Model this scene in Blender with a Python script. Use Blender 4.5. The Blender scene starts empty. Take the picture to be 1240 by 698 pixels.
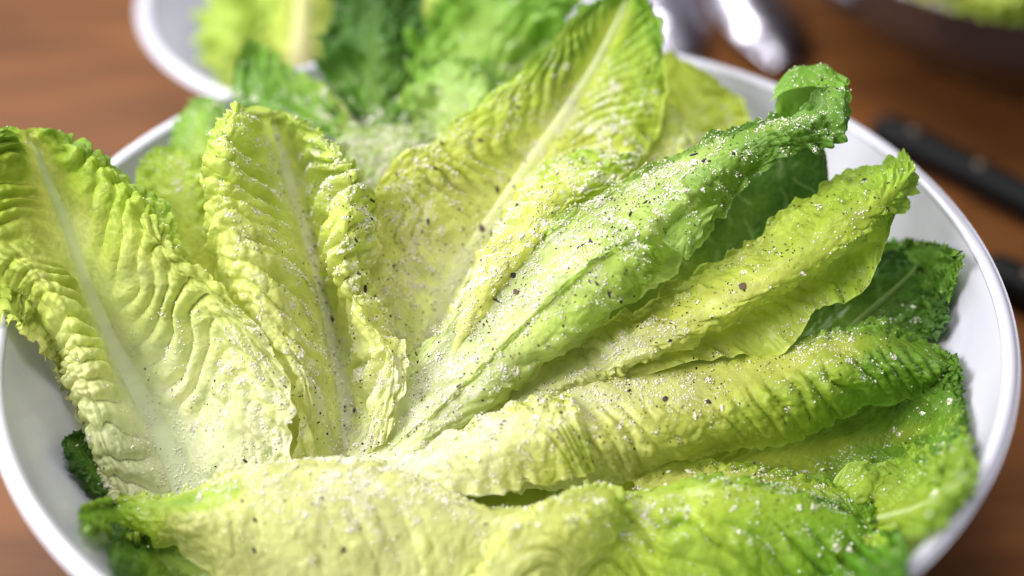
import bpy, bmesh, math, random
import numpy as np
from mathutils import Vector, Matrix
from mathutils.bvhtree import BVHTree

random.seed(7)
rng = np.random.default_rng(11)
scene = bpy.context.scene
COL = scene.collection

# ------------------------------------------------------------------ camera
H_RIM = 0.105            # height of the big bowl's rim above the table
R_BOWL = 0.150           # outer radius of the rim
PITCH, ROLL = math.radians(39.45), math.radians(-1.15)
FPX, DIST = 2100.0, 0.519
cp, sp = math.cos(PITCH), math.sin(PITCH)
FWD = np.array([0, cp, -sp])
_r = np.array([1.0, 0, 0]); _u = np.array([0, sp, cp])
RIGHT = math.cos(ROLL) * _r + math.sin(ROLL) * _u
UP = -math.sin(ROLL) * _r + math.cos(ROLL) * _u
CAM = np.array([0.0032, 0.0042, H_RIM]) - DIST * FWD
cam_data = bpy.data.cameras.new('camera')
cam = bpy.data.objects.new('camera', cam_data); COL.objects.link(cam)
cam.matrix_world = Matrix(((RIGHT[0], UP[0], -FWD[0], CAM[0]), (RIGHT[1], UP[1], -FWD[1], CAM[1]),
                           (RIGHT[2], UP[2], -FWD[2], CAM[2]), (0, 0, 0, 1)))
cam_data.sensor_width = 36.0
cam_data.lens = 36.0 * FPX / 1240.0
cam_data.clip_start = 0.01; cam_data.clip_end = 50
cam_data.dof.use_dof = True
cam_data.dof.focus_distance = 0.517
cam_data.dof.aperture_fstop = 3.0
scene.camera = cam

# ------------------------------------------------------------------ light
world = bpy.data.worlds.new('World'); scene.world = world
world.use_nodes = True
bg = world.node_tree.nodes['Background']
bg.inputs[0].default_value = (0.95, 0.94, 1.0, 1)
bg.inputs[1].default_value = 0.27

def area(name, loc, target, size, power, col, size_y=None):
    d = bpy.data.lights.new(name, 'AREA'); d.energy = power; d.color = col
    d.size = size
    if size_y: d.shape = 'RECTANGLE'; d.size_y = size_y
    o = bpy.data.objects.new(name, d); COL.objects.link(o)
    o.location = loc
    o.rotation_euler = (Vector(target) - Vector(loc)).to_track_quat('-Z', 'Y').to_euler()
    return o
area('window_light', (-0.72, -0.22, 0.70), (-0.02, 0, 0.1), 0.65, 15.0, (1.0, 0.985, 0.97), 0.5)
area('far_window_light', (-0.55, 0.85, 0.95), (-0.03, 0, 0.1), 0.7, 15.0, (1.0, 0.98, 0.95), 0.5)
area('ceiling_lamp', (-0.05, 0.05, 1.4), (0, 0, 0.1), 0.4, 9.0, (1.0, 0.97, 0.93))
vs = scene.view_settings
vs.view_transform = 'Standard'; vs.look = 'None'; vs.exposure = 0.05; vs.gamma = 1.0
vs.use_curve_mapping = False
scene.render.engine = 'CYCLES'

# ------------------------------------------------------------------ helpers
def ray(px, py):
    return FWD + (px - 620.0) / FPX * RIGHT + (349.0 - py) / FPX * UP
def at_depth(px, py, toward_cm):
    """a point seen at (px,py), a given distance in front of (+) or behind (-) the plane through the bowl centre"""
    return CAM + ray(px, py) * (DIST - toward_cm * 0.01)
def at_height(px, py, z):
    r = ray(px, py); return CAM + r * ((z - CAM[2]) / r[2])
def project(P):
    q = P - CAM; z = q @ FWD
    return 620 + FPX * (q @ RIGHT) / z, 349 - FPX * (q @ UP) / z

def tag(o, label=None, cat=None, group=None, kind=None):
    if label: o['label'] = label
    if cat: o['category'] = cat
    if group: o['group'] = group
    if kind: o['kind'] = kind
    return o
def empty(name, loc=(0, 0, 0)):
    o = bpy.data.objects.new(name, None); COL.objects.link(o); o.location = loc
    o.empty_display_size = 0.02
    return o
def mesh_obj(name, V, F, mat, parent=None, smooth=True):
    me = bpy.data.meshes.new(name)
    V = np.asarray(V, dtype=np.float32); F = np.asarray(F, dtype=np.int32)
    if parent is not None: V = V - np.array(parent.location, dtype=np.float32)
    k = F.shape[1]
    me.vertices.add(len(V)); me.vertices.foreach_set('co', V.ravel())
    me.loops.add(F.size); me.loops.foreach_set('vertex_index', F.ravel())
    me.polygons.add(len(F)); me.polygons.foreach_set('loop_start', np.arange(0, F.size, k, dtype=np.int32))
    me.update(calc_edges=True)
    me.polygons.foreach_set('use_smooth', np.full(len(F), smooth))
    me.materials.append(mat)
    o = bpy.data.objects.new(name, me); COL.objects.link(o)
    if parent is not None: o.parent = parent
    return o
def grid_faces(n, m, close_m=False):
    i, j = np.meshgrid(np.arange(n - 1), np.arange(m if close_m else m - 1), indexing='ij')
    j2 = (j + 1) % m
    return np.stack([i * m + j, (i + 1) * m + j, (i + 1) * m + j2, i * m + j2], -1).reshape(-1, 4)
def lathe(name, prof, mat, parent=None, seg=160, centre=(0, 0, 0)):
    prof = np.array(prof); a = np.linspace(0, 2 * np.pi, seg, endpoint=False)
    V = np.stack([prof[:, None, 0] * np.cos(a), prof[:, None, 0] * np.sin(a),
                  np.repeat(prof[:, None, 1], seg, 1)], -1).reshape(-1, 3) + np.array(centre)
    return mesh_obj(name, V, grid_faces(len(prof), seg, True), mat, parent)

# value noise ---------------------------------------------------------------
def _hash(ix, iy, seed):
    h = (ix.astype(np.int64) * 374761393 + iy.astype(np.int64) * 668265263 + seed * 974634777) & 0x7fffffff
    h = ((h ^ (h >> 13)) * 1274126177) & 0x7fffffff
    h = (h ^ (h >> 16)) & 0xffff
    return h / 65535.0
def vnoise(x, y, seed=0):
    ix = np.floor(x); iy = np.floor(y); fx = x - ix; fy = y - iy
    fx = fx * fx * fx * (fx * (fx * 6 - 15) + 10); fy = fy * fy * fy * (fy * (fy * 6 - 15) + 10)
    a = _hash(ix, iy, seed); b = _hash(ix + 1, iy, seed); c = _hash(ix, iy + 1, seed); d = _hash(ix + 1, iy + 1, seed)
    return (a + (b - a) * fx + (c - a) * fy + (a - b - c + d) * fx * fy) * 2 - 1
def fbm(x, y, seed=0, o=3):
    v = 0; a = 1.0
    for k in range(o):
        v = v + a * vnoise(x * 2 ** k + 13.7 * k, y * 2 ** k - 7.1 * k, seed + k); a *= 0.5
    return v
def sstep(a, b, x):
    t = np.clip((x - a) / (b - a), 0, 1); return t * t * (3 - 2 * t)

# ------------------------------------------------------------------ materials
def new_mat(name):
    m = bpy.data.materials.new(name); m.use_nodes = True
    nt = m.node_tree; nt.nodes.clear()
    return m, nt, nt.nodes, nt.links
def principled(name, col, rough=0.5, metal=0.0, **kw):
    m, nt, N, L = new_mat(name)
    o = N.new('ShaderNodeOutputMaterial'); p = N.new('ShaderNodeBsdfPrincipled')
    p.inputs['Base Color'].default_value = (*col, 1); p.inputs['Roughness'].default_value = rough
    p.inputs['Metallic'].default_value = metal
    for k, v in kw.items(): p.inputs[k].default_value = v
    L.new(p.outputs[0], o.inputs[0])
    return m, nt, p

def leaf_material():
    m, nt, N, L = new_mat('lettuce')
    out = N.new('ShaderNodeOutputMaterial')
    at = N.new('ShaderNodeAttribute'); at.attribute_name = 'pigment'
    tc = N.new('ShaderNodeTexCoord')
    n1 = N.new('ShaderNodeTexNoise'); n1.inputs['Scale'].default_value = 420; n1.inputs['Detail'].default_value = 3
    n2 = N.new('ShaderNodeTexNoise'); n2.inputs['Scale'].default_value = 60; n2.inputs['Detail'].default_value = 4
    vo = N.new('ShaderNodeTexVoronoi'); vo.feature = 'DISTANCE_TO_EDGE'; vo.inputs['Scale'].default_value = 330
    for n in (n1, n2, vo): L.new(tc.outputs['Object'], n.inputs['Vector'])
    hs = N.new('ShaderNodeHueSaturation')
    mr = N.new('ShaderNodeMapRange'); mr.inputs[1].default_value = 0.3; mr.inputs[2].default_value = 0.7
    mr.inputs[3].default_value = 0.85; mr.inputs[4].default_value = 1.15
    L.new(n2.outputs[0], mr.inputs[0]); L.new(mr.outputs[0], hs.inputs['Value'])
    L.new(at.outputs['Color'], hs.inputs['Color'])
    # fine net of veinlets: a touch lighter
    vr = N.new('ShaderNodeMapRange'); vr.inputs[1].default_value = 0.0; vr.inputs[2].default_value = 0.12
    vr.inputs[3].default_value = 0.05; vr.inputs[4].default_value = 0.0
    L.new(vo.outputs['Distance'], vr.inputs[0])
    mx = N.new('ShaderNodeMix'); mx.data_type = 'RGBA'
    L.new(vr.outputs[0], mx.inputs['Factor']); L.new(hs.outputs[0], mx.inputs[6])
    mx.inputs[7].default_value = (0.62, 0.70, 0.30, 1)
    bp = N.new('ShaderNodeBump'); bp.inputs['Strength'].default_value = 0.5; bp.inputs['Distance'].default_value = 0.0009
    ad = N.new('ShaderNodeMath'); ad.operation = 'ADD'
    L.new(n1.outputs[0], ad.inputs[0]); L.new(vo.outputs['Distance'], ad.inputs[1])
    L.new(ad.outputs[0], bp.inputs['Height'])
    p = N.new('ShaderNodeBsdfPrincipled')
    rr = N.new('ShaderNodeMapRange'); rr.inputs[1].default_value = 0.3; rr.inputs[2].default_value = 0.7
    rr.inputs[3].default_value = 0.26; rr.inputs[4].default_value = 0.58
    L.new(n2.outputs[0], rr.inputs[0]); L.new(rr.outputs[0], p.inputs['Roughness'])
    p.inputs['Specular IOR Level'].default_value = 0.26
    cw = N.new('ShaderNodeMapRange'); cw.inputs[1].default_value = 0.48; cw.inputs[2].default_value = 0.62
    cw.inputs[3].default_value = 0.0; cw.inputs[4].default_value = 0.45
    L.new(n2.outputs[0], cw.inputs[0]); L.new(cw.outputs[0], p.inputs['Coat Weight'])
    p.inputs['Coat Roughness'].default_value = 0.16
    # a dusting of cheese powder
    da = N.new('ShaderNodeAttribute'); da.attribute_name = 'dust'
    n3 = N.new('ShaderNodeTexNoise'); n3.inputs['Scale'].default_value = 1500; n3.inputs['Detail'].default_value = 2
    L.new(tc.outputs['Object'], n3.inputs['Vector'])
    inv = N.new('ShaderNodeMath'); inv.operation = 'MULTIPLY_ADD'; inv.inputs[1].default_value = -0.42; inv.inputs[2].default_value = 0.74
    L.new(da.outputs['Fac'], inv.inputs[0])
    sb = N.new('ShaderNodeMath'); sb.operation = 'SUBTRACT'; L.new(n3.outputs[0], sb.inputs[0]); L.new(inv.outputs[0], sb.inputs[1])
    sc = N.new('ShaderNodeMath'); sc.operation = 'MULTIPLY'; sc.inputs[1].default_value = 9; sc.use_clamp = True
    L.new(sb.outputs[0], sc.inputs[0])
    dm = N.new('ShaderNodeMix'); dm.data_type = 'RGBA'; dm.inputs[7].default_value = (0.84, 0.82, 0.68, 1)
    L.new(sc.outputs[0], dm.inputs['Factor']); L.new(mx.outputs[2], dm.inputs[6])
    L.new(dm.outputs[2], p.inputs['Base Color']); L.new(bp.outputs[0], p.inputs['Normal'])
    tr = N.new('ShaderNodeBsdfTranslucent')
    gm = N.new('ShaderNodeGamma'); gm.inputs[1].default_value = 0.85
    L.new(mx.outputs[2], gm.inputs[0]); L.new(gm.outputs[0], tr.inputs['Color'])
    ms = N.new('ShaderNodeMixShader'); ms.inputs[0].default_value = 0.44
    L.new(p.outputs[0], ms.inputs[1]); L.new(tr.outputs[0], ms.inputs[2])
    L.new(ms.outputs[0], out.inputs[0])
    return m
M_LEAF = leaf_material()
M_RIB, _, _p = principled('lettuce_rib', (0.62, 0.70, 0.42), 0.3)
def rib_material():
    m, nt, N, L = new_mat('lettuce_rib')
    out = N.new('ShaderNodeOutputMaterial'); p = N.new('ShaderNodeBsdfPrincipled')
    at = N.new('ShaderNodeAttribute'); at.attribute_name = 'pigment'
    L.new(at.outputs['Color'], p.inputs['Base Color'])
    p.inputs['Roughness'].default_value = 0.28
    p.inputs['Subsurface Weight'].default_value = 0.0
    tr = N.new('ShaderNodeBsdfTranslucent'); L.new(at.outputs['Color'], tr.inputs[0])
    ms = N.new('ShaderNodeMixShader'); ms.inputs[0].default_value = 0.3
    L.new(p.outputs[0], ms.inputs[1]); L.new(tr.outputs[0], ms.inputs[2]); L.new(ms.outputs[0], out.inputs[0])
    return m
M_RIB = rib_material()
M_CERAMIC, _nt, _p = principled('white_glaze', (0.52, 0.52, 0.60), 0.14)
M_STEEL, _nt, _p = principled('polished_steel', (0.62, 0.60, 0.70), 0.24, 1.0)
M_BLACK, _nt, _p = principled('black_handle', (0.006, 0.006, 0.007), 0.6, 0.0, **{'Specular IOR Level': 0.2})
M_RIVET, _nt, _p = principled('dull_rivet', (0.16, 0.13, 0.10), 0.6, 0.6)
M_BROWN, _nt, _p = principled('brown_wood_bowl', (0.050, 0.034, 0.036), 0.30, 0.0, **{'Coat Weight': 0.6, 'Coat Roughness': 0.2})
M_CHEESE, _nt, _p = principled('grated_cheese', (0.80, 0.77, 0.66), 0.8)
M_PEPPER, _nt, _p = principled('black_pepper', (0.022, 0.016, 0.012), 0.6)

def wood_material():
    m, nt, N, L = new_mat('table_wood')
    out = N.new('ShaderNodeOutputMaterial'); p = N.new('ShaderNodeBsdfPrincipled')
    tc = N.new('ShaderNodeTexCoord'); mp = N.new('ShaderNodeMapping')
    mp.inputs['Scale'].default_value = (1.6, 7, 1); mp.inputs['Rotation'].default_value = (0, 0, math.radians(8))
    L.new(tc.outputs['Object'], mp.inputs[0])
    n = N.new('ShaderNodeTexNoise'); n.inputs['Scale'].default_value = 6; n.inputs['Detail'].default_value = 6
    n.inputs['Distortion'].default_value = 0.6
    L.new(mp.outputs[0], n.inputs['Vector'])
    r = N.new('ShaderNodeValToRGB')
    r.color_ramp.elements[0].position = 0.3; r.color_ramp.elements[0].color = (0.090, 0.033, 0.010, 1)
    r.color_ramp.elements[1].position = 0.72; r.color_ramp.elements[1].color = (0.185, 0.071, 0.021, 1)
    L.new(n.outputs[0], r.inputs[0]); L.new(r.outputs[0], p.inputs['Base Color'])
    p.inputs['Roughness'].default_value = 0.45; p.inputs['Specular IOR Level'].default_value = 0.15
    b = N.new('ShaderNodeBump'); b.inputs['Strength'].default_value = 0.15; b.inputs['Distance'].default_value = 0.002
    L.new(n.outputs[0], b.inputs['Height']); L.new(b.outputs[0], p.inputs['Normal'])
    L.new(p.outputs[0], out.inputs[0])
    return m
M_WOOD = wood_material()

# ------------------------------------------------------------------ table
tb = mesh_obj('table_top', [(-1.0, -0.55, 0), (1.0, -0.55, 0), (1.0, 1.45, 0), (-1.0, 1.45, 0),
                        (-1.0, -0.55, -0.03), (1.0, -0.55, -0.03), (1.0, 1.45, -0.03), (-1.0, 1.45, -0.03)],
              [(0, 1, 2, 3), (7, 6, 5, 4), (0, 4, 5, 1), (1, 5, 6, 2), (2, 6, 7, 3), (3, 7, 4, 0)], M_WOOD, smooth=False)
tag(tb, 'reddish brown wooden table top under the bowls', kind='structure')

# ------------------------------------------------------------------ bowls
def rim_arc(r_mid, z_mid, rad, n=9):
    return [(r_mid + rad * math.cos(a), z_mid + rad * math.sin(a)) for a in np.linspace(0, math.pi, n)]
OUT = [(0.0, 0.006), (0.040, 0.006), (0.046, 0.0), (0.056, 0.0), (0.060, 0.006), (0.078, 0.014), (0.100, 0.029), (0.118, 0.049), (0.1315, 0.069), (0.1435, 0.090)]
INN = [(0.1398, 0.089), (0.1270, 0.069), (0.1135, 0.050), (0.095, 0.0325), (0.073, 0.0185), (0.05, 0.012), (0.0, 0.010)]
prof = OUT + rim_arc(R_BOWL - 0.0024, H_RIM - 0.0024, 0.0024) + INN
def smooth_prof(pr, k=4):
    pr = np.array(pr); out = []
    n = len(pr)
    for i in range(n - 1):
        p0, p1, p2, p3 = pr[max(i - 1, 0)], pr[i], pr[i + 1], pr[min(i + 2, n - 1)]
        for t in np.linspace(0, 1, k, endpoint=False):
            out.append(0.5 * ((2 * p1) + (-p0 + p2) * t + (2 * p0 - 5 * p1 + 4 * p2 - p3) * t * t + (-p0 + 3 * p1 - 3 * p2 + p3) * t ** 3))
    out.append(pr[-1]); return np.array(out)
bowl = lathe('salad_bowl', smooth_prof(prof), M_CERAMIC, seg=200)
tag(bowl, 'large round white glazed bowl holding the romaine leaves in focus', 'bowl')
_ir = np.array([(r, z) for r, z in INN] + [(R_BOWL - 0.0062, H_RIM - 0.003)])
_ir = _ir[np.argsort(_ir[:, 1])]
def inner_r(z):
    return np.interp(z, _ir[:, 1], _ir[:, 0])

# the shallower white bowl behind
Z2 = 0.062
c2 = at_height(450, -16, Z2); R2 = abs(at_height(450 - 278, -16, Z2)[0] - c2[0])
pr2 = [(0, 0.005), (0.035, 0.005), (0.04, 0), (0.048, 0), (0.052, 0.005), (0.075, 0.016), (R2 - 0.017, 0.037)] + \
      rim_arc(R2 - 0.003, Z2 - 0.003, 0.003) + [(R2 - 0.021, 0.040), (0.07, 0.019), (0.04, 0.011), (0, 0.010)]
b2 = lathe('salad_bowl', smooth_prof(pr2), M_CERAMIC, seg=140, centre=(c2[0], c2[1], 0))
tag(b2, 'smaller shallow white bowl of greens standing behind the large one', 'bowl')

# the dark bowl on the right
Z3 = 0.075
c3 = at_height(1300, -168, Z3); R3 = abs(at_height(900, -168, Z3)[0] - c3[0])
pr3 = [(0, 0.004), (0.06, 0.004), (0.065, 0), (0.085, 0), (R3 - 0.045, 0.016), (R3 - 0.018, 0.04), (R3 - 0.005, 0.062)] + \
      rim_arc(R3 - 0.004, Z3 - 0.004, 0.004) + [(R3 - 0.014, 0.060), (R3 - 0.03, 0.04), (R3 - 0.06, 0.022), (0.05, 0.014), (0, 0.013)]
b3 = lathe('serving_bowl', smooth_prof(pr3), M_BROWN, seg=140, centre=(c3[0], c3[1], 0))
tag(b3, 'dark brown wooden bowl of dressed greens beyond the knives', 'bowl')

# ------------------------------------------------------------------ lettuce leaves
def cr(ctrl, x):
    """Catmull-Rom along axis 0 at positions x in 0..n-1 (linear past the ends)"""
    n = len(ctrl)
    c = np.concatenate([2 * ctrl[:1] - ctrl[1:2], ctrl, 2 * ctrl[-1:] - ctrl[-2:-1]], 0)
    i = np.clip(np.floor(x).astype(int), 0, n - 2); t = (x - i)
    tt = t.reshape((-1,) + (1,) * (ctrl.ndim - 1))
    p0, p1, p2, p3 = c[i], c[i + 1], c[i + 2], c[i + 3]
    return 0.5 * ((2 * p1) + (-p0 + p2) * tt + (2 * p0 - 5 * p1 + 4 * p2 - p3) * tt ** 2 + (-p0 + 3 * p1 - 3 * p2 + p3) * tt ** 3)
def cr2(rows, X):
    """evaluate per-row arrays: rows (n,m,3) at X (n,k) across axis 1"""
    n, m, _ = rows.shape
    c = np.concatenate([2 * rows[:, :1] - rows[:, 1:2], rows, 2 * rows[:, -1:] - rows[:, -2:-1]], 1)
    i = np.clip(np.floor(X).astype(int), 0, m - 2); t = (X - i)[..., None]
    g = lambda k: np.take_along_axis(c, (i + k)[..., None], 1)
    p0, p1, p2, p3 = g(0), g(1), g(2), g(3)
    return 0.5 * ((2 * p1) + (-p0 + p2) * t + (2 * p0 - 5 * p1 + 4 * p2 - p3) * t ** 2 + (-p0 + 3 * p1 - 3 * p2 + p3) * t ** 3)

PALE = (0.86, 0.87, 0.42); CREAM = (0.89, 0.89, 0.64); YEL = (0.66, 0.66, 0.13); YG = (0.45, 0.54, 0.055)
GRN = (0.20, 0.37, 0.030); MID = (0.105, 0.23, 0.020); DARK = (0.040, 0.115, 0.012); RIBC = (0.66, 0.70, 0.46)
ALL_LEAVES = []     # (vertices, quads) of every blade, for sprinkling

def normals(P):
    du = np.gradient(P, axis=0); dv = np.gradient(P, axis=1)
    n = np.cross(du, dv); l = np.linalg.norm(n, axis=-1, keepdims=True)
    return n / np.maximum(l, 1e-12)

# where it was sprinkled: x, y, radius, weight
CH = [(375,300,20,1.0),(392,360,20,1.3),(405,430,20,1.2),(350,215,20,.8),(330,500,60,.7),(250,470,60,.3),(300,410,50,.55),(410,470,35,1.3),(400,540,45,1.1),(360,330,35,.5),(385,225,50,.75),(300,200,50,.3),(420,300,40,.7),
      (470,420,40,.9),(480,290,50,.45),(520,220,50,.35),(640,120,50,.2),(720,160,40,.8),(560,370,45,1.1),(640,320,45,1.2),(720,255,45,1.1),(790,225,40,.7),
      (480,520,45,1.6),(560,480,40,.8),(600,490,40,1.0),(520,550,50,.6),(860,200,40,.4),(960,160,40,.30),(700,440,30,.5),(770,395,40,.5),(900,330,50,.08),(1020,260,50,.05),
      (680,500,60,.25),(820,450,50,.25),(990,415,40,.25),(1080,430,50,.04),(930,560,60,.05),(985,590,40,.2),(760,605,35,.25),(880,605,35,.12),(960,640,60,.05),(1100,560,60,.04),
      (440,185,30,.5),(370,150,30,.12),(450,570,40,.5),(620,620,50,.06),(250,560,50,.25),(190,540,30,.25),(640,230,40,.25)]
PP = [(470,290,35,2.5),(510,210,45,2),(440,240,30,2),(395,420,25,4),(385,345,22,3),(375,280,22,1.5),(400,440,35,3.0),(390,380,30,2.2),(400,300,45,1.4),(430,230,45,1.4),(500,220,60,1.5),(470,300,40,2.0),(480,380,40,.6),(560,200,60,.5),(640,100,50,.5),(720,160,40,.3),
      (480,480,45,.8),(540,500,40,.8),(590,380,40,.5),(700,330,50,.6),(760,270,60,.9),(840,230,50,1.0),(930,170,50,.8),(980,160,40,.7),(720,440,50,.9),(820,420,40,.8),(690,490,60,.5),
      (1000,260,50,.7),(900,330,50,.4),(900,430,60,.5),(900,540,60,.6),(300,480,60,.3),(200,560,60,.2),(700,560,60,.4),(450,620,150,.12),(330,170,50,.35),(1010,430,60,.5)]
def dens(px, py, B):
    B = np.array(B); d = 0
    for x, y, r, w in B: d = d + w * np.exp(-((px - x) ** 2 + (py - y) ** 2) / (2 * r * r))
    return d
def leaf(label, net, cols, ribcol=None, n=200, m=110, seed=1, pleat=(16, 0.0009, 0.22), savoy=(0.0006, 60), ruffle=(0.0012, 9),
         jag=0.05, rib=None, edge_green=0.5, world=False, keep_in=True, veins=0.35, green_shift=0.0, side=None, relief=1.0, cross_amp=.3, left_angle=1.0, left_n=1.0, rib_pale=.10, crest_dust=0.0, tip_ruffle=0.0, tip_edge=1.0, edge_blister=0.2, parent=None, name='romaine_leaf', bowl_id=1):
    """net rows run base to tip; each point is (px,py,cm in front of the bowl-centre plane), or world xyz"""
    A = np.array(net, float)
    R, C, _ = A.shape
    if relief != 1.0:
        mt = A[..., 2].mean(1, keepdims=True); A[..., 2] = mt + (A[..., 2] - mt) * relief
    if ribcol is None: ribcol = (C - 1) / 2
    if world: P3 = A
    else: P3 = np.array([[at_depth(*p) for p in row] for row in A])
    s = np.linspace(0, 1, n)
    rows = cr(P3, s * (R - 1))                                      # (n,C,3)
    jl = 1 + 0.6 * jag * fbm(s * 11, s * 0 + 3.3, seed, 3) ; jr = 1 + 0.6 * jag * fbm(s * 11, s * 0 + 9.1, seed + 5, 3)
    taper = 1.0
    q = np.linspace(-1, 1, m)
    S = np.repeat(s[:, None], m, 1)
    # column coordinate
    half_l = ribcol; half_r = (C - 1) - ribcol
    T = np.repeat(q[:, None].T, n, 0)
    X = np.where(T < 0, ribcol + T * half_l * jl[:, None], ribcol + T * half_r * jr[:, None]) if half_l > 0 else T
    P = cr2(rows, X)
    # uneven tip
    wob = tip_edge * 0.02 * fbm(q * 5, q * 0 + 1.7, seed + 31, 3)
    tipdir = P[-1] - P[-8]
    P = P + (sstep(0.8, 1.0, s)[:, None] * wob[None])[..., None] * (P[-1] - P[int(n * 0.75)])[None] * 1.2
    if keep_in and bowl_id == 1:
        for _ in range(60):
            r = np.hypot(P[..., 0], P[..., 1]); z = P[..., 2]
            bad = (z < H_RIM + 0.001) & (r > inner_r(z) - 0.0035)
            bad |= z < 0.014
            if not bad.any(): break
            d = P - CAM; d /= np.linalg.norm(d, axis=-1, keepdims=True)
            P = np.where(bad[..., None], P - d * 0.002, P)
        # soften the crease the wall leaves
        for _ in range(2):
            P[1:-1, 1:-1] = 0.5 * P[1:-1, 1:-1] + 0.125 * (P[2:, 1:-1] + P[:-2, 1:-1] + P[1:-1, 2:] + P[1:-1, :-2])
    Nn = normals(P)
    view = CAM - P; 
    sgn = np.sign((Nn * view).sum(-1).mean()) if side is None else side
    Nn = Nn * (sgn if sgn != 0 else 1)
    aT = np.abs(T)
    npl, apl, slope = pleat
    length = np.linalg.norm(np.diff(P[:, m // 2], axis=0), axis=1).sum()
    width = np.linalg.norm(np.diff(P[n // 2], axis=0), axis=1).sum()
    U = S * length / 0.01; Vv = T * width / 0.02          # cm
    warp = 0.50 * fbm(U * 0.55, Vv * 0.6 + np.sign(T) * 20, seed + 2, 2)
    jm = m // 2
    wl = np.linalg.norm(np.diff(P[:, :jm], axis=1), axis=2).sum(1).mean() / length
    wr = np.linalg.norm(np.diff(P[:, jm:], axis=1), axis=2).sum(1).mean() / length
    kk = slope / 0.27
    npl = np.where(T < 0, npl * left_n, npl)
    irr = 0.85 * vnoise(S * npl * 0.45, np.sign(T) * 7.3 + 0.5, seed + 61)
    ph = irr + npl * (S - kk * np.where(T < 0, wl * left_angle, wr) * aT ** 1.15) + warp + 0.37 * (T > 0)
    p1 = np.abs(np.sin(np.pi * ph)) ** 0.62
    p2 = np.abs(np.sin(2 * np.pi * ph + 0.9 * fbm(U * 0.8, Vv * 0.8, seed + 12, 2))) ** 0.7
    br = sstep(0.4, 0.8, aT + 0.25 * fbm(U * 0.9, Vv * 0.4, seed + 13, 2)) * 0.35
    pil = p1 * (1 - br) + p2 * br - 0.6
    body = sstep(0.06, 0.30, aT) * (1 - 0.45 * sstep(0.5, 0.85, aT)) * (1 - 0.55 * sstep(0.75, 1.0, aT)) * (0.55 + 0.45 * sstep(0.0, 0.3, S)) * (1 - 0.35 * sstep(0.8, 1.0, S))
    amp_n = 0.75 + 0.65 * fbm(U * 0.6 + 5, Vv * 0.6, seed + 3, 2)
    amp_n = amp_n * (0.62 + 0.75 * _hash(np.floor(ph), np.sign(T) + 3, seed + 44))
    D = apl * pil * body * amp_n
    # side branches between the pleats, then blistering
    cross = np.abs(np.sin(np.pi * (Vv * 1.7 + 0.6 * fbm(U, Vv, seed + 8, 2) + np.floor(ph) * 0.43)))
    D = D + cross_amp * apl * (cross ** 0.7 - 0.5) * sstep(0.25, 0.6, aT) * sstep(0.2, 0.6, pil + 0.5)
    sa, sf = savoy
    bl = fbm(U * sf / 20, Vv * sf / 20, seed + 4, 3)
    D = D + sa * (np.abs(bl) * 1.4 - 0.5 + 0.5 * bl) * sstep(0.1, 0.45, aT) * (1 + edge_blister * sstep(0.5, 0.85, aT) * (1 - 0.6 * sstep(0.88, 1.0, aT)))
    D = D + 0.0012 * fbm(U * 0.5, Vv * 0.5, seed + 14, 2) * sstep(0.05, 0.5, aT)
    ra, rf = ruffle
    eg = sstep(0.55, 1.0, np.maximum(aT, tip_edge * sstep(0.75, 1.0, S)))
    rl = np.sin(2 * np.pi * (rf * S * (1 + 0.15 * np.sign(T)) + 0.7 * fbm(U * 0.5, Vv * 0.3 + np.sign(T) * 9, seed + 6, 2)))
    rl2 = fbm(U * 1.3, Vv * 0.8, seed + 7, 2)
    D = D + ra * (1 + tip_ruffle * sstep(.5, .75, S)) * eg ** 1.6 * (0.7 * rl + 0.7 * rl2)
    P = P + Nn * D[..., None]
    # pigment: rib and base pale, edge and tip green
    stops = np.array([c for _, c in cols]); pos = np.array([p for p, _ in cols])
    f = S + green_shift + edge_green * (aT ** 1.5 - 0.35) * 0.5 + 0.07 * fbm(U * 0.8, Vv * 0.8, seed + 9, 3)
    f = f - rib_pale * (1 - sstep(0, 0.30, aT))
    colr = np.stack([np.interp(f, pos, stops[:, k]) for k in range(3)], -1)
    vein = np.exp(-(np.sin(np.pi * ph) / 0.16) ** 2) * sstep(0.02, 0.1, aT) * (1 - 0.7 * sstep(0.4, 1.0, aT))
    vcol = np.clip(colr * 1.15 + np.array([0.10, 0.11, 0.06]), 0, 0.85)
    colr = colr + (vcol - colr) * (veins * vein)[..., None]
    blot = 1 + 0.13 * fbm(U * 2.0, Vv * 2.0, seed + 10, 3)
    colr = colr * blot[..., None] * np.array([0.955, 1.0, 0.88])
    # paler colour along the edge
    edge = sstep(0.93, 1.0, aT)[..., None]
    colr = colr + (np.clip(colr * 1.25 + 0.04, 0, 0.85) - colr) * edge
    base = P[0, m // 2]
    root = parent
    if root is None:
        root = empty(name, tuple(P[0].mean(0)))
        tag(root, label, 'lettuce leaf', 'romaine leaves in the large white bowl' if bowl_id == 1 else 'blurred greens in the bowls behind')
    V = P.reshape(-1, 3); F = grid_faces(n, m)
    o = mesh_obj('blade' if parent is None else name, V, F, M_LEAF, root)
    ca = o.data.color_attributes.new('pigment', 'FLOAT_COLOR', 'POINT')
    c4 = np.ones((len(V), 4), np.float32); c4[:, :3] = np.clip(colr.reshape(-1, 3), 0.004, 0.9)
    ca.data.foreach_set('color', c4.ravel())
    du = np.zeros(len(V), np.float32)
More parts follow.
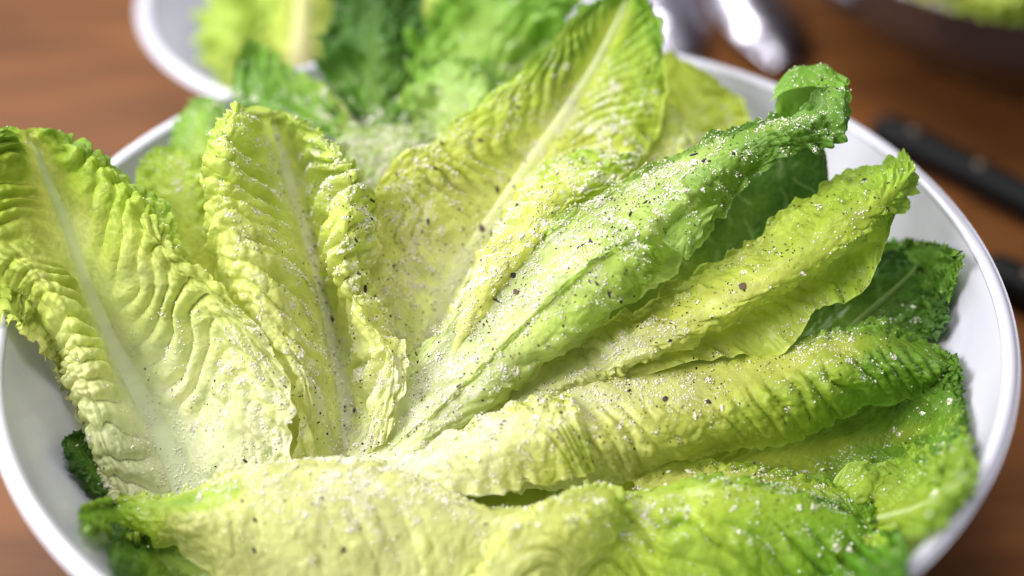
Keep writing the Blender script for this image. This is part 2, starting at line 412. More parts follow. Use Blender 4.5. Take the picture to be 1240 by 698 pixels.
    if bowl_id == 1:
        ALL_LEAVES.append((V, F))
        N2 = normals(P); ppx, ppy = project(V)
        nz = np.abs(N2[..., 2]).ravel()
        du = crest_dust * sstep(-0.05, 0.35, pil).ravel() * sstep(0.1, 0.3, aT).ravel() * (1 - 0.7 * S.ravel()) * (0.6 + 0.6 * fbm(V[:, 0] / .009, V[:, 1] / .009, 77, 2))
        du = np.clip(du + 0.40 * dens(ppx, ppy, CH) * np.clip(nz * 1.3, 0, 1) * np.clip(0.25 + 1.3 * fbm(V[:, 0] / .005, V[:, 1] / .005, 501, 3), 0, 1.8), 0, 0.85)
    da = o.data.attributes.new('dust', 'FLOAT', 'POINT'); da.data.foreach_set('value', du.astype(np.float32))
    if rib:
        w0, w1, hgt, rc = rib[:4]; rex = rib[4] if len(rib) > 4 else 1.25
        k = 13
        j0 = int(np.argmin(np.abs(q)))
        step = max(2, n // 130)
        idx = np.arange(0, int(n * 0.96), step)
        C0 = P[idx, j0]
        tan = np.gradient(C0, axis=0); tan /= np.linalg.norm(tan, axis=1, keepdims=True)
        nn = Nn[idx, j0].copy()
        for _ in range(6): nn[1:-1] = (nn[:-2] + nn[1:-1] + nn[2:]) / 3; C0[1:-1] = (C0[:-2] + C0[1:-1] * 2 + C0[2:]) / 4
        nn /= np.linalg.norm(nn, axis=1, keepdims=True)
        sd = np.cross(nn, tan); sd /= np.linalg.norm(sd, axis=1, keepdims=True)
        ss = s[idx]
        ww = w1 + (w0 - w1) * (1 - ss) ** rex
        ang = np.linspace(0, 2 * np.pi, k, endpoint=False)
        prof_w = np.cos(ang); prof_h = np.sin(ang)
        ridge = 1 + 0.07 * np.cos(ang * 9)
        RV = C0[:, None] + sd[:, None] * (ww[:, None] * prof_w * ridge)[..., None] + \
            nn[:, None] * (ww[:, None] * hgt * prof_h * ridge - ww[:, None] * 0.04)[..., None]
        ro = mesh_obj('midrib', RV.reshape(-1, 3), grid_faces(len(idx), k, True), M_RIB, root)
        ca = ro.data.color_attributes.new('pigment', 'FLOAT_COLOR', 'POINT')
        tipc = np.stack([np.interp(ss, pos, stops[:, kk]) for kk in range(3)], -1)
        mixf = (0.55 * ss)[:, None]
        rcol = np.array(rc)[None] * (1 - mixf) + np.clip(tipc * 1.2 + 0.05, 0, 0.85) * mixf
        rcol = rcol * (1 + 0.06 * fbm(ss * 40, ss * 0, seed + 77, 2))[:, None]
        c4 = np.ones((len(idx), k, 4), np.float32); c4[..., :3] = rcol[:, None]
        ca.data.foreach_set('color', c4.ravel())
        if bowl_id == 1: ALL_LEAVES.append((RV.reshape(-1, 3), grid_faces(len(idx), k, True)))
    return root

# --- left leaf, open towards the viewer, hanging over the left rim
leaf('pale yellow green leaf with a wide grey-green midrib draped over the bowl rim', [
 [(135,612,.3),(150,612,.6),(185,612,.3),(236,615,0),(270,605,.3),(310,595,.6),(345,585,.8)],
 [(112,550,.2),(118,538,.7),(150,530,.5),(196,528,-.3),(245,515,.1),(300,505,.6),(357,548,.9)],
 [(85,475,-.3),(92,455,.6),(120,450,.5),(158,457,-.5),(215,430,.1),(280,420,.6),(350,478,.9)],
 [(58,445,-1.0),(78,395,.6),(98,385,.4),(128,397,-.6),(180,365,.2),(240,350,.5),(318,402,.7)],
 [(15,390,-1.0),(32,335,.6),(65,325,.3),(103,337,-.6),(145,300,.2),(185,290,.5),(240,332,.5)],
 [(-40,355,-.6),(-30,290,.5),(25,265,.2),(80,268,-.7),(125,240,-.2),(175,250,.1),(214,300,.2)],
 [(-60,280,-.3),(-40,220,.3),(10,200,0),(54,207,-.8),(95,195,-.6),(150,220,-.5),(203,256,-.5)],
 [(-40,200,-.3),(-20,165,0),(10,155,-.4),(36,156,-1),(60,158,-1),(95,180,-1),(142,214,-1)]],
 [(0,CREAM),(.3,PALE),(.55,(0.62,0.66,0.17)),(.78,(.40,.52,.055)),(1.0,(.20,.34,.03))], n=300, m=170, seed=3,
 relief=1.9, edge_blister=1.0, cross_amp=.3, left_angle=.15, left_n=1.7, rib_pale=.25, crest_dust=.5, pleat=(13,.0048,.26), savoy=(.00035,50), ruffle=(.0020,9), rib=(.0080,.0003,.34,(0.66,0.72,0.47),.95), edge_green=.15)

# --- centre-left leaf
leaf('deeply pleated yellow leaf with a cheese filled channel, beside the tall leaf', [
 [(366,570,0),(372,568,.3),(395,566,0),(425,566,-.3),(445,555,0),(460,540,.2),(470,530,.2)],
 [(358,505,-.1),(368,470,.5),(388,470,.2),(415,482,-.7),(440,465,-.5),(468,440,.3),(494,442,.2)],
 [(308,435,-.3),(335,400,.6),(365,400,.3),(402,415,-1),(425,400,-.6),(440,385,.2),(472,404,-.2)],
 [(276,370,-.5),(300,330,.5),(340,330,.2),(387,345,-1.2),(405,340,-.8),(415,330,0),(450,355,-.5)],
 [(254,305,-1),(270,265,.2),(320,265,-.2),(370,285,-1.6),(395,275,-1.1),(420,270,-.2),(452,295,-.8)],
 [(250,238,-1.3),(262,205,-.2),(300,200,-.6),(350,220,-2),(390,215,-1.5),(425,215,-.8),(450,245,-1.4)],
 [(256,178,-1.6),(270,155,-.8),(300,150,-1.2),(335,165,-2.3),(370,165,-1.9),(405,185,-1.4),(432,204,-1.8)],
 [(275,150,-2),(285,135,-1.6),(300,130,-1.8),(325,132,-2.4),(350,138,-2.3),(380,152,-2),(412,182,-2)]],
 [(0,PALE),(.3,(.80,.79,.30)),(.6,(.70,.74,.20)),(.85,(.56,.66,.14)),(1.1,(.42,.52,.07))], n=280, m=150, seed=17,
 relief=1.9, edge_blister=1.0, cross_amp=.3, left_angle=.6, rib_pale=.2, crest_dust=.6, pleat=(13,.0046,.22), savoy=(.0004,60), ruffle=(.0018,9), rib=(.0098,.0010,.15,(0.76,0.78,0.54),.6), edge_green=.12)

# --- tall leaf at the centre back
L3 = leaf('tallest leaf, green tipped with a rolled yellow edge, rising above the others', [
 [(488,440,-1.2),(495,445,-1.3),(503,450,-1.5),(512,452,-1.7),(522,445,-1.5),(530,435,-1.2),(540,425,-1)],
 [(458,370,-1),(475,365,-1.3),(500,370,-1.8),(535,380,-2.2),(545,370,-2.1),(555,362,-1.9),(578,370,-1.9)],
 [(440,313,-1.2),(465,305,-1.5),(510,300,-2),(570,315,-2.6),(588,302,-2.5),(606,290,-2.2),(636,316,-2.1)],
 [(443,245,-1.8),(480,235,-2),(540,235,-2.5),(612,250,-3.1),(636,238,-3.0),(662,225,-2.7),(700,258,-2.5)],
 [(478,195,-2.6),(520,190,-2.7),(580,190,-3),(648,190,-3.7),(680,182,-3.5),(716,182,-3.2),(755,205,-3)],
 [(563,140,-3.6),(595,135,-3.6),(640,135,-3.9),(685,135,-4.4),(722,132,-4.2),(762,145,-3.9),(795,170,-3.7)],
 [(640,80,-4.4),(660,75,-4.4),(690,72,-4.6),(722,75,-5),(755,75,-4.7),(785,90,-4.2),(806,105,-3.9)],
 [(695,25,-5),(705,20,-5),(725,15,-5.2),(750,20,-5.5),(775,20,-5.3),(790,30,-5),(803,45,-4.8)],
 [(735,0,-5.5),(740,-5,-5.6),(750,-10,-5.7),(762,-12,-5.8),(775,-8,-5.7),(788,0,-5.6),(797,12,-5.5)]],
 [(0,PALE),(.25,(.76,.74,.24)),(.5,(.62,.66,.11)),(.72,(.42,.54,.055)),(.9,(.22,.40,.035)),(1.1,(.17,.33,.03))], n=260, m=150, seed=29,
 relief=1.1, cross_amp=.12, rib_pale=.2, crest_dust=.2, pleat=(26,.0022,.40), savoy=(.0004,50), ruffle=(.0018,9), rib=(.0062,.0003,.26,(0.68,0.72,0.34),1.0), edge_green=.1)

leaf('', [
 [(528,438,-.6),(540,442,-.1),(552,437,-.1),(564,427,-.6)],
 [(548,372,-1.3),(562,370,.0),(584,372,.1),(602,366,-.6)],
 [(573,325,-1.9),(590,322,-.2),(616,327,.0),(638,325,-.8)],
 [(597,281,-2.4),(618,278,-.5),(650,284,-.3),(678,280,-1.0)],
 [(622,240,-3.0),(646,236,-1.0),(685,246,-.8),(717,245,-1.4)],
 [(650,207,-3.6),(682,203,-1.9),(722,212,-1.6),(757,212,-2.0)],
 [(692,188,-4.0),(716,182,-2.9),(748,187,-2.7),(782,185,-3.0)]],
 [(0,(.86,.84,.36)),(.4,(.80,.80,.22)),(.75,(.58,.68,.10)),(1,(.36,.52,.05))], n=150, m=70, seed=31, pleat=(11,.0018,.05), savoy=(.0006,50), ruffle=(.0009,8), jag=.06,
 parent=L3, name='rolled_edge', edge_green=0)
# --- two leaves behind it, against the far right wall
leaf('soft pale leaf tucked behind the tall leaf', [
 [(640,300,-3),(670,310,-3),(700,315,-2.6),(730,310,-2.4)],
 [(680,230,-4.2),(720,235,-4),(760,240,-3.4),(800,240,-3)],
 [(720,170,-5),(760,165,-4.9),(800,170,-4.3),(845,205,-3.8)],
 [(765,130,-5.6),(785,122,-5.6),(806,125,-5.2),(828,150,-4.9)]],
 [(0,PALE),(.6,(.66,.68,.24)),(1,(.55,.62,.16))], n=90, m=60, seed=37, pleat=(9,.0009,.2))
leaf('bright yellow green leaf leaning on the bowl wall behind the tall leaf', [
 [(700,260,-5),(750,270,-4.6),(790,270,-4.2),(830,260,-4)],
 [(750,170,-6.2),(800,180,-6),(850,190,-5.6),(905,190,-5.2)],
 [(785,105,-7.2),(820,110,-7),(860,130,-6.6),(908,140,-6.2)],
 [(795,70,-7.8),(815,66,-7.8),(845,85,-7.4),(885,118,-7)]],
 [(0,YEL),(.5,(.50,.56,.05)),(1,(.45,.53,.05))], n=90, m=60, seed=41, pleat=(8,.0008,.2))

# --- the leaf in sharp focus
L4 = leaf('long cheese dusted leaf arched across the bowl with a curled green tip', [
 [(420,560,-0.25),(428,552,0),(450,560,.3),(470,562,.4),(490,560,.3),(508,550,.2)],
 [(476,472,-0.35),(484,478,-0.1),(512,482,.1),(540,490,.9),(577,500,.4),(606,486,-.3)],
 [(538,392,-0.35),(545,398,-0.1),(583,404,.1),(618,415,1.0),(657,433,.3),(696,418,-.5)],
 [(618,320,-0.45),(625,325,-0.2),(663,328,.1),(703,336,1.0),(742,361,.2),(770,356,-.6)],
 [(698,257,-0.45),(705,262,-0.2),(740,268,.1),(775,282,.8),(806,308,.1),(830,318,-.5)],
 [(773,207,-0.55),(780,214,-0.3),(810,224,.1),(835,241,.6),(857,263,.1),(868,276,-.2)],
 [(843,174,-0.65),(850,178,-0.4),(868,190,.1),(880,205,.3),(890,222,0),(893,238,-.1)],
 [(908,150,-0.65),(915,154,-0.4),(925,163,0),(935,171,.1),(945,178,0),(952,184,-.1)],
 [(960,136,-.75),(968,138,-0.5),(978,145,-.1),(985,160,0),(992,173,0),(1000,184,-.1)],
 [(1006,122,-.9),(1015,119,-0.7),(1024,125,-.4),(1029,135,-.2),(1028,148,-.2),(1022,164,-.2)]],
 [(0,(.80,.80,.55)),(.22,(.68,.74,.34)),(.40,(.50,.61,.16)),(.57,(.29,.44,.07)),(.76,(.15,.29,.035)),(1.1,(.10,.22,.025))], n=340, m=150, seed=53, ribcol=1.3,
 relief=1.25, tip_ruffle=1.0, pleat=(16,.0016,.22), savoy=(.0008,45), ruffle=(.0018,8), jag=.10, edge_green=.15, veins=.55)
leaf('', [
 [(928,168,-1.0),(965,158,-1.2),(1000,148,-1.0),(1027,140,-.4)],
 [(940,140,-2.0),(970,130,-2.4),(1003,122,-2.1),(1030,122,-.9)],
 [(944,106,-1.9),(968,86,-2.0),(996,82,-1.9),(1026,99,-1.2)],
 [(937,112,-1.5),(962,92,-1.5),(994,90,-1.4),(1024,106,-.9)],
 [(934,126,-1.3),(957,110,-1.2),(992,106,-1.1),(1021,117,-.7)]],
 [(0,(.12,.26,.025)),(1,(.22,.42,.045))], n=90, m=80, seed=57, pleat=(5,.0004,.2), savoy=(.0003,40), ruffle=(.0009,3), jag=.06, parent=L4, name='curled_tip')
leaf('', [
 [(795,272,.5),(820,262,.6),(845,255,.6),(868,248,.5)],
 [(803,290,.6),(822,284,.7),(840,277,.7),(860,266,.6)],
 [(818,304,.6),(829,301,.7),(838,297,.7),(848,288,.6)],
 [(830,316,.5),(833,316,.5),(836,315,.5),(840,311,.5)]],
 [(0,(.30,.46,.07)),(1,(.46,.60,.18))], n=60, m=50, seed=63, pleat=(4,.0005,.2), savoy=(.0004,40), ruffle=(.0008,3), jag=.08, parent=L4, name='torn_flap')
leaf('', [
 [(468,545,.8),(490,552,1.0),(512,552,.8),(528,545,.3)],
 [(538,486,1.2),(565,493,1.3),(590,492,1.0),(610,482,.2)],
 [(615,410,1.3),(645,424,1.5),(672,430,1.1),(698,416,.2)],
 [(695,334,1.4),(725,347,1.6),(748,361,1.2),(772,354,.3)],
 [(750,298,1.3),(772,309,1.4),(787,324,1.1),(798,332,.4)],
 [(776,291,1.0),(790,297,1.1),(799,306,1.0),(803,316,.6)]],
 [(0,(.82,.82,.52)),(.3,(.70,.76,.28)),(.6,(.52,.66,.13)),(1,(.42,.60,.08))], n=170, m=80, seed=59, ribcol=0.3, pleat=(9,.0008,.2), savoy=(.0009,55), ruffle=(.0013,8), jag=.08,
 parent=L4, name='folded_lobe', edge_green=.05)
leaf('dark green leaf with pale veins beneath the arched leaf, shade painted into its colour', [
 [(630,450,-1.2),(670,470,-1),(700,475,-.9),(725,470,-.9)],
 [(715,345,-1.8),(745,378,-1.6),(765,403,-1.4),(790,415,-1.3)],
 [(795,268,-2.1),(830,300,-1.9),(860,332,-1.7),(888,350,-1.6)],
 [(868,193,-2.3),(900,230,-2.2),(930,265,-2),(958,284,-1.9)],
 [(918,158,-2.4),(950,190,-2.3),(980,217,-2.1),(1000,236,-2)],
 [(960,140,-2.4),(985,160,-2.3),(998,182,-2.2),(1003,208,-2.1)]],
 [(0,(.34,.42,.06)),(.3,(.17,.28,.03)),(.6,(.06,.15,.016)),(1,(.05,.13,.014))], n=160, m=90, seed=61,  # green darkened further, painting in the shade under the arched leaf
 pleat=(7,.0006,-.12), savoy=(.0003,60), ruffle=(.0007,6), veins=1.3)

# --- the pointed leaf
L6N = [
 [(680,432,-0.55),(690,438,-0.3),(712,448,0),(725,456,.1),(735,462,.1),(745,466,.1)],
 [(713,398,-0.55),(721,402,-0.3),(745,415,.3),(775,428,.5),(800,434,.3),(817,444,.2)],
 [(763,386,-0.55),(771,389,-0.3),(800,393,.4),(835,402,.5),(860,418,-.1),(882,434,0)],
 [(823,342,-0.65),(831,346,-0.4),(865,355,.3),(895,369,.5),(920,397,-.2),(947,427,0)],
 [(888,303,-0.75),(896,308,-0.5),(930,320,.3),(962,337,.4),(975,357,-.3),(988,374,-.1)],
 [(953,259,-0.85),(961,263,-0.6),(990,280,.2),(1015,302,.3),(1025,332,-.4),(1036,364,-.2)],
 [(1018,218,-0.95),(1025,222,-0.7),(1042,245,.1),(1055,267,.2),(1062,287,-.3),(1064,318,-.3)],
 [(1068,196,-1.05),(1077,199,-0.8),(1083,220,-.2),(1085,238,-.1),(1083,254,-.3),(1077,278,-.4)],
 [(1094,192,-1.15),(1101,192,-.9),(1108,198,-.6),(1109,206,-.5),(1104,214,-.6),(1096,226,-.7)]]
L6 = leaf('pointed yellow green leaf whose tip reaches the bowl rim beside the knives', [r[:4] + [(r[3][0] + 4, r[3][1] + 8, r[3][2] - .45)] for r in L6N],
 [(0,(.78,.77,.35)),(.3,(.66,.67,.15)),(.6,(.48,.58,.07)),(.85,(.36,.52,.06)),(1.1,(.30,.46,.05))], n=300, m=150, seed=67, ribcol=2.6,
 relief=1.6, tip_edge=.2, pleat=(14,.0014,.2), savoy=(.0010,55), ruffle=(.0011,8), jag=.05, edge_green=.1)
leaf('', [[(r[3][0] - 8, r[3][1] - 16, r[3][2] - 1.1), (r[3][0] * .55 + r[4][0] * .45, r[3][1] * .55 + r[4][1] * .45, r[4][2] - .45), (r[4][0], r[4][1], r[4][2] - .15), r[5]] for r in L6N],
 [(0,(.74,.74,.26)),(.3,(.58,.62,.11)),(.6,(.44,.56,.06)),(1,(.36,.50,.05))], n=220, m=70, seed=69, ribcol=.4, pleat=(12,.0012,.2), savoy=(.0006,50), ruffle=(.0012,8), jag=.06, parent=L6, name='lower_half', edge_green=.1)

# --- small pale folded leaf between them
leaf('short pale folded leaf end between the arched and the long leaf', [
 [(465,556,-.2),(500,560,.2),(530,560,.4),(560,555,.3)],
 [(560,486,-.3),(580,498,.2),(600,505,.6),(620,508,.3)],
 [(620,448,-.4),(640,463,.2),(660,475,.6),(680,480,.3)],
 [(680,424,-.6),(690,440,0),(705,455,.4),(720,468,.3)],
 [(722,418,-.7),(735,430,-.2),(750,445,.3),(760,457,.2)]],
 [(0,CREAM),(.5,(.76,.76,.36)),(1,(.70,.70,.22))], n=130, m=70, seed=71, pleat=(8,.0007,.2), savoy=(.0006,60))

# --- long leaf, underside with pleats
leaf('long rolled yellow leaf with crimped folds and a blunt green tip', [
 [(410,570,0),(420,562,0.3),(455,578,.7),(480,595,.9),(500,608,.9),(515,618,.5)],
 [(528,500,0),(538,505,0.3),(560,530,1),(575,560,1.3),(590,582,1.2),(602,596,.7)],
 [(608,468,0),(617,474,0.3),(645,510,1),(660,545,1.3),(675,573,1.1),(690,592,.5)],
 [(698,446,-0.1),(707,452,0.2),(730,490,1),(745,525,1.3),(757,557,1.1),(767,583,.3)],
 [(788,442,-0.2),(796,446,0.1),(815,480,.8),(828,510,1.1),(840,533,.9),(852,550,.1)],
 [(878,431,-0.4),(885,434,-0.1),(900,465,.6),(912,495,.9),(922,519,.7),(933,540,-.1)],
 [(968,409,-0.5),(975,412,-0.2),(990,440,.5),(1000,465,.7),(1010,488,.5),(1021,507,-.2)],
 [(1048,393,-0.6),(1054,397,-0.3),(1065,420,.3),(1075,440,.5),(1085,463,.4),(1096,487,-.2)],
 [(1108,409,-0.8),(1114,414,-0.5),(1122,430,0),(1130,445,.2),(1138,459,.1),(1143,474,-.3)],
 [(1155,433,-0.8),(1160,438,-0.5),(1165,445,-.3),(1168,450,-.2),(1167,457,-.2),(1160,466,-.3)]],
 [(0,CREAM),(.22,(.80,.76,.36)),(.45,(.66,.66,.15)),(.62,(.42,.52,.06)),(.78,(.20,.36,.035)),(1.05,(.11,.24,.022))], n=340, m=150, seed=83, ribcol=1.6,
 relief=1.5, tip_edge=.3, cross_amp=.2, crest_dust=.2, pleat=(30,.0026,.03), savoy=(.0007,50), ruffle=(.0007,8), edge_green=.1, veins=.25)

leaf('thin cream leaf layered over the base of the long rolled leaf', [
 [(436,580,1.2),(452,586,1.7),(475,598,2.0),(500,611,2.1)],
 [(518,536,1.4),(533,547,2.1),(550,570,2.4),(566,600,2.3)],
 [(588,505,1.4),(603,520,2.2),(620,550,2.5),(634,590,2.2)],
 [(646,482,1.2),(660,502,2.1),(676,538,2.3),(690,582,1.9)],
 [(692,476,1.0),(703,498,1.8),(713,528,1.9),(724,560,1.5)]],
 [(0,CREAM),(.4,(.82,.80,.40)),(.75,(.72,.72,.24)),(1,(.62,.66,.16))], n=180, m=100, seed=87, ribcol=1.1, pleat=(12,.0012,.1), savoy=(.0005,45), ruffle=(.0014,8), jag=.14, crest_dust=.2)
# --- under it
leaf('green leaf lying open under the long rolled leaf', [
 [(690,575,-.8),(710,600,-.4),(730,620,.1),(745,635,.5)],
 [(790,530,-1.2),(815,562,-.8),(830,588,-.3),(842,608,.3)],
 [(895,500,-1.4),(915,540,-1),(930,575,-.5),(945,600,.2)],
 [(1000,480,-1.5),(1015,520,-1),(1030,555,-.6),(1042,592,-.2)],
 [(1090,465,-1.5),(1100,505,-1.1),(1105,540,-.8),(1100,572,-.4)],
 [(1145,452,-1.4),(1158,490,-1.2),(1160,520,-1),(1150,547,-.7)],
 [(1160,462,-1.3),(1166,486,-1.2),(1168,510,-1.1),(1162,532,-.9)]],
 [(0,(.60,.60,.12)),(.3,(.38,.46,.05)),(.55,(.17,.31,.028)),(1,(.10,.23,.02))], n=220, m=110, seed=91, pleat=(18,.0014,.40), savoy=(.0008,45), ruffle=(.0012,9), veins=.6)

leaf('narrow yellow green leaf edge between the open green leaf and the bright leaf end', [
 [(760,580,.5),(772,592,1.0),(782,612,1.3),(792,640,1.4)],
 [(850,558,.2),(860,572,.8),(868,596,1.2),(875,628,1.3)],
 [(930,566,0),(938,580,.7),(945,602,1.1),(950,634,1.2)],
 [(1000,580,-.1),(1008,592,.6),(1012,612,1.0),(1015,642,1.1)],
 [(1050,594,.1),(1056,602,.6),(1060,620,.9),(1062,645,1)]],
 [(0,(.64,.64,.15)),(.4,(.44,.54,.06)),(.8,(.26,.42,.035)),(1,(.20,.38,.03))], n=170, m=90, seed=95, ribcol=1, pleat=(14,.0016,.2), savoy=(.0008,45), ruffle=(.0014,9), jag=.1)
leaf('light green frilled leaf end standing against the bowl wall above the crumpled leaf', [
 [(1085,575,-.6),(1100,585,-.3),(1120,590,-.2),(1140,588,-.3)],
 [(1100,540,-.9),(1120,548,-.5),(1140,556,-.4),(1158,560,-.5)],
 [(1118,515,-1.1),(1136,518,-.8),(1152,528,-.7),(1166,540,-.8)],
 [(1140,500,-1.2),(1150,500,-1.1),(1160,508,-1),(1168,520,-1)]],
 [(0,(.30,.44,.05)),(.5,(.30,.46,.05)),(1,(.40,.54,.08))], n=90, m=70, seed=99, pleat=(6,.0016,.3), savoy=(.0008,45), ruffle=(.0018,5), jag=.1)
leaf('small crumpled green leaf with a thin pale rib wedged against the bowl wall', [
 [(995,600,.2),(1010,622,.6),(1020,645,.8),(1030,660,1)],
 [(1030,565,0),(1045,600,.8),(1060,632,.6),(1075,660,1)],
 [(1080,560,-.1),(1090,590,.8),(1105,620,.4),(1115,650,.8)],
 [(1125,545,-.4),(1135,570,.4),(1145,600,.2),(1152,628,.5)],
 [(1160,520,-.8),(1165,550,-.2),(1172,577,-.1),(1166,608,.2)],
 [(1162,500,-1),(1172,535,-.7),(1178,562,-.5),(1176,582,-.3)]],
 [(0,YG),(.4,(.34,.48,.06)),(1,(.28,.44,.05))], n=140, m=110, seed=97, pleat=(9,.0026,.25), savoy=(.0005,45), ruffle=(.0015,6), ribcol=1.9,
 rib=(.0016,.0006,.4,(.50,.60,.25)))

# --- dark leaves on the right inner wall
leaf('dark glossy green leaf below the pointed tip', [
 [(905,440,-1.6),(940,450,-1.2),(970,455,-1),(1000,455,-1)],
 [(945,395,-2.2),(985,410,-1.6),(1030,425,-1.2),(1070,435,-1.2)],
 [(985,345,-2.8),(1035,360,-2.2),(1085,385,-1.9),(1130,410,-1.9)],
 [(1040,315,-3.2),(1080,325,-2.9),(1120,350,-2.6),(1150,385,-2.4)],
 [(1075,308,-3.4),(1100,312,-3.3),(1125,330,-3),(1145,358,-2.8)]],
 [(0,(.20,.33,.04)),(.4,MID),(.8,(.055,.15,.016)),(1,DARK)], n=150, m=110, seed=101, pleat=(8,.0014,.3), savoy=(.0005,45), ruffle=(.0009,6), rib=(.0016,.0005,.4,(.25,.38,.08)))
leaf('mid green leaf standing behind the dark glossy leaf by the bowl wall', [
 [(1010,360,-3),(1040,380,-2.8),(1080,400,-2.6),(1110,420,-2.6)],
 [(1040,325,-3.6),(1080,335,-3.4),(1115,360,-3.1),(1140,390,-3)],
 [(1070,300,-4),(1110,300,-3.9),(1140,315,-3.6),(1155,345,-3.4)],
 [(1095,294,-4.2),(1130,294,-4.1),(1155,302,-3.9),(1168,312,-3.8)]],
 [(0,MID),(.6,(.13,.28,.03)),(1,(.19,.36,.04))], n=90, m=70, seed=103, pleat=(6,.0010,.3), savoy=(.0008,60))

# --- foreground
leaf('broad bright green leaf end hanging down beside the small crumpled leaf', [
 [(590,700,2.4),(600,700,2.7),(605,712,2.8),(610,735,2.9),(615,770,2.9)],
 [(690,632,2.0),(700,632,2.6),(705,660,2.9),(715,700,3.0),(720,760,3.0)],
 [(760,602,1.7),(770,604,2.5),(780,642,2.9),(790,692,3.0),(800,755,2.9)],
 [(850,585,1.6),(858,589,2.7),(870,637,3.1),(885,692,3.2),(890,760,3.1)],
 [(930,590,1.5),(940,595,2.6),(955,642,3.0),(965,697,3.1),(970,765,3.0)],
 [(1000,612,1.6),(1010,619,2.4),(1020,657,2.8),(1030,702,2.9),(1035,765,2.9)],
 [(1060,640,1.6),(1070,649,2.1),(1075,677,2.6),(1080,712,2.9),(1080,760,2.8)],
 [(1088,652,1.7),(1096,660,2.0),(1098,677,2.2),(1098,702,2.4),(1093,735,2.4)]],
 [(0,(.60,.65,.12)),(.3,(.44,.56,.06)),(.55,(.28,.45,.04)),(.8,(.13,.31,.022)),(1,(.11,.27,.022))], n=240, m=130, seed=107, ribcol=1.2,
 pleat=(9,.0034,.32), savoy=(.0004,40), ruffle=(.0018,7), cross_amp=.1)
leaf('rolled yellow leaf edge between the cream leaf and the bright green leaf end', [
 [(548,745,3.8),(562,738,4.2),(582,742,4.3),(598,752,4.1),(605,770,3.8)],
 [(592,672,3.4),(606,664,4.0),(630,676,4.2),(646,698,4.0),(652,730,3.4)],
 [(645,622,3.0),(660,616,3.8),(682,630,4.1),(697,655,4.1),(702,690,3.6)],
 [(695,594,2.1),(710,592,3.1),(728,607,3.5),(740,628,3.6),(744,655,3.2)],
 [(732,586,1.7),(744,588,2.5),(756,600,2.9),(764,615,3.0),(767,635,2.7)]],
 [(0,(.66,.65,.26)),(.5,(.62,.64,.17)),(1,(.46,.58,.08))], n=150, m=110, seed=109, ribcol=1.5, pleat=(8,.0022,.25), savoy=(.0006,40), ruffle=(.0014,6), edge_green=.05)
leaf('long smooth cream leaf back with a green end, lowest of the pile', [
 [(100,615,.9),(94,621,1.1),(95,628,1.2),(97,634,1.2),(102,641,1.1)],
 [(142,604,1.2),(136,611,1.6),(135,625,1.8),(137,640,1.7),(142,651,1.4)],
 [(192,598,1.5),(186,605,2.1),(184,622,2.3),(186,642,2.2),(190,657,1.8)],
 [(243,589,1.6),(238,596,2.4),(234,620,2.7),(232,650,2.6),(234,678,2.3)],
 [(302,567,1.5),(298,574,2.5),(292,618,3.1),(286,668,3.2),(282,730,3.0)],
 [(372,559,1.6),(368,567,2.6),(363,622,3.3),(358,685,3.5),(355,755,3.4)],
 [(452,561,1.7),(449,568,2.7),(447,625,3.4),(446,690,3.6),(445,755,3.5)],
 [(524,584,1.8),(520,592,2.8),(520,640,3.4),(520,697,3.6),(520,755,3.5)],
 [(602,612,2.0),(598,620,2.9),(590,655,3.4),(582,700,3.6),(575,755,3.5)],
 [(672,602,2.0),(668,609,2.9),(658,645,3.3),(640,697,3.4),(622,755,3.4)],
 [(732,588,1.7),(728,594,2.5),(712,630,2.9),(685,690,3.1),(660,755,3.1)]],
 [(0,(.20,.38,.03)),(.12,(.32,.48,.045)),(.26,(.46,.56,.08)),(.32,(.64,.63,.25)),(.6,(.68,.66,.30)),(.8,(.62,.62,.23)),(1,(.52,.58,.14))], n=320, m=130, seed=113, ribcol=1.4,
 pleat=(22,.0011,.10), savoy=(.0005,40), ruffle=(.0020,11), veins=.35, edge_green=.05, cross_amp=.2, jag=.08)
leaf('dark green leaf under the green end of the long smooth leaf', [
 [(330,660,2.4),(325,690,2.6),(315,720,2.8),(305,750,3)],
 [(250,645,1.7),(245,675,2.1),(240,705,2.4),(235,740,2.8)],
 [(185,640,1.3),(180,665,1.7),(178,690,2.1),(178,715,2.4)],
 [(135,640,1.0),(132,658,1.3),(134,675,1.7),(140,690,2)]],
 [(0,(.44,.52,.07)),(.35,(.24,.36,.04)),(.7,(.08,.19,.02)),(1,DARK)], n=110, m=70, seed=131, pleat=(7,.0010,.2), savoy=(.0008,60), veins=.7)
leaf('tiny dark green curled leaf end between the draped leaf and the bowl wall', [
 [(150,620,-.2),(145,600,-.2),(140,585,-.3),(150,570,-.6)],
 [(125,605,-.3),(118,585,.1),(118,565,0),(132,548,-.6)],
 [(102,580,-.4),(95,560,.1),(98,540,0),(115,528,-.6)],
 [(85,555,-.5),(76,543,-.1),(80,528,-.1),(98,521,-.6)]],
 [(0,MID),(1,DARK)], n=70, m=60, seed=137, pleat=(5,.0008,.2), savoy=(.0012,70), ruffle=(.0015,5))

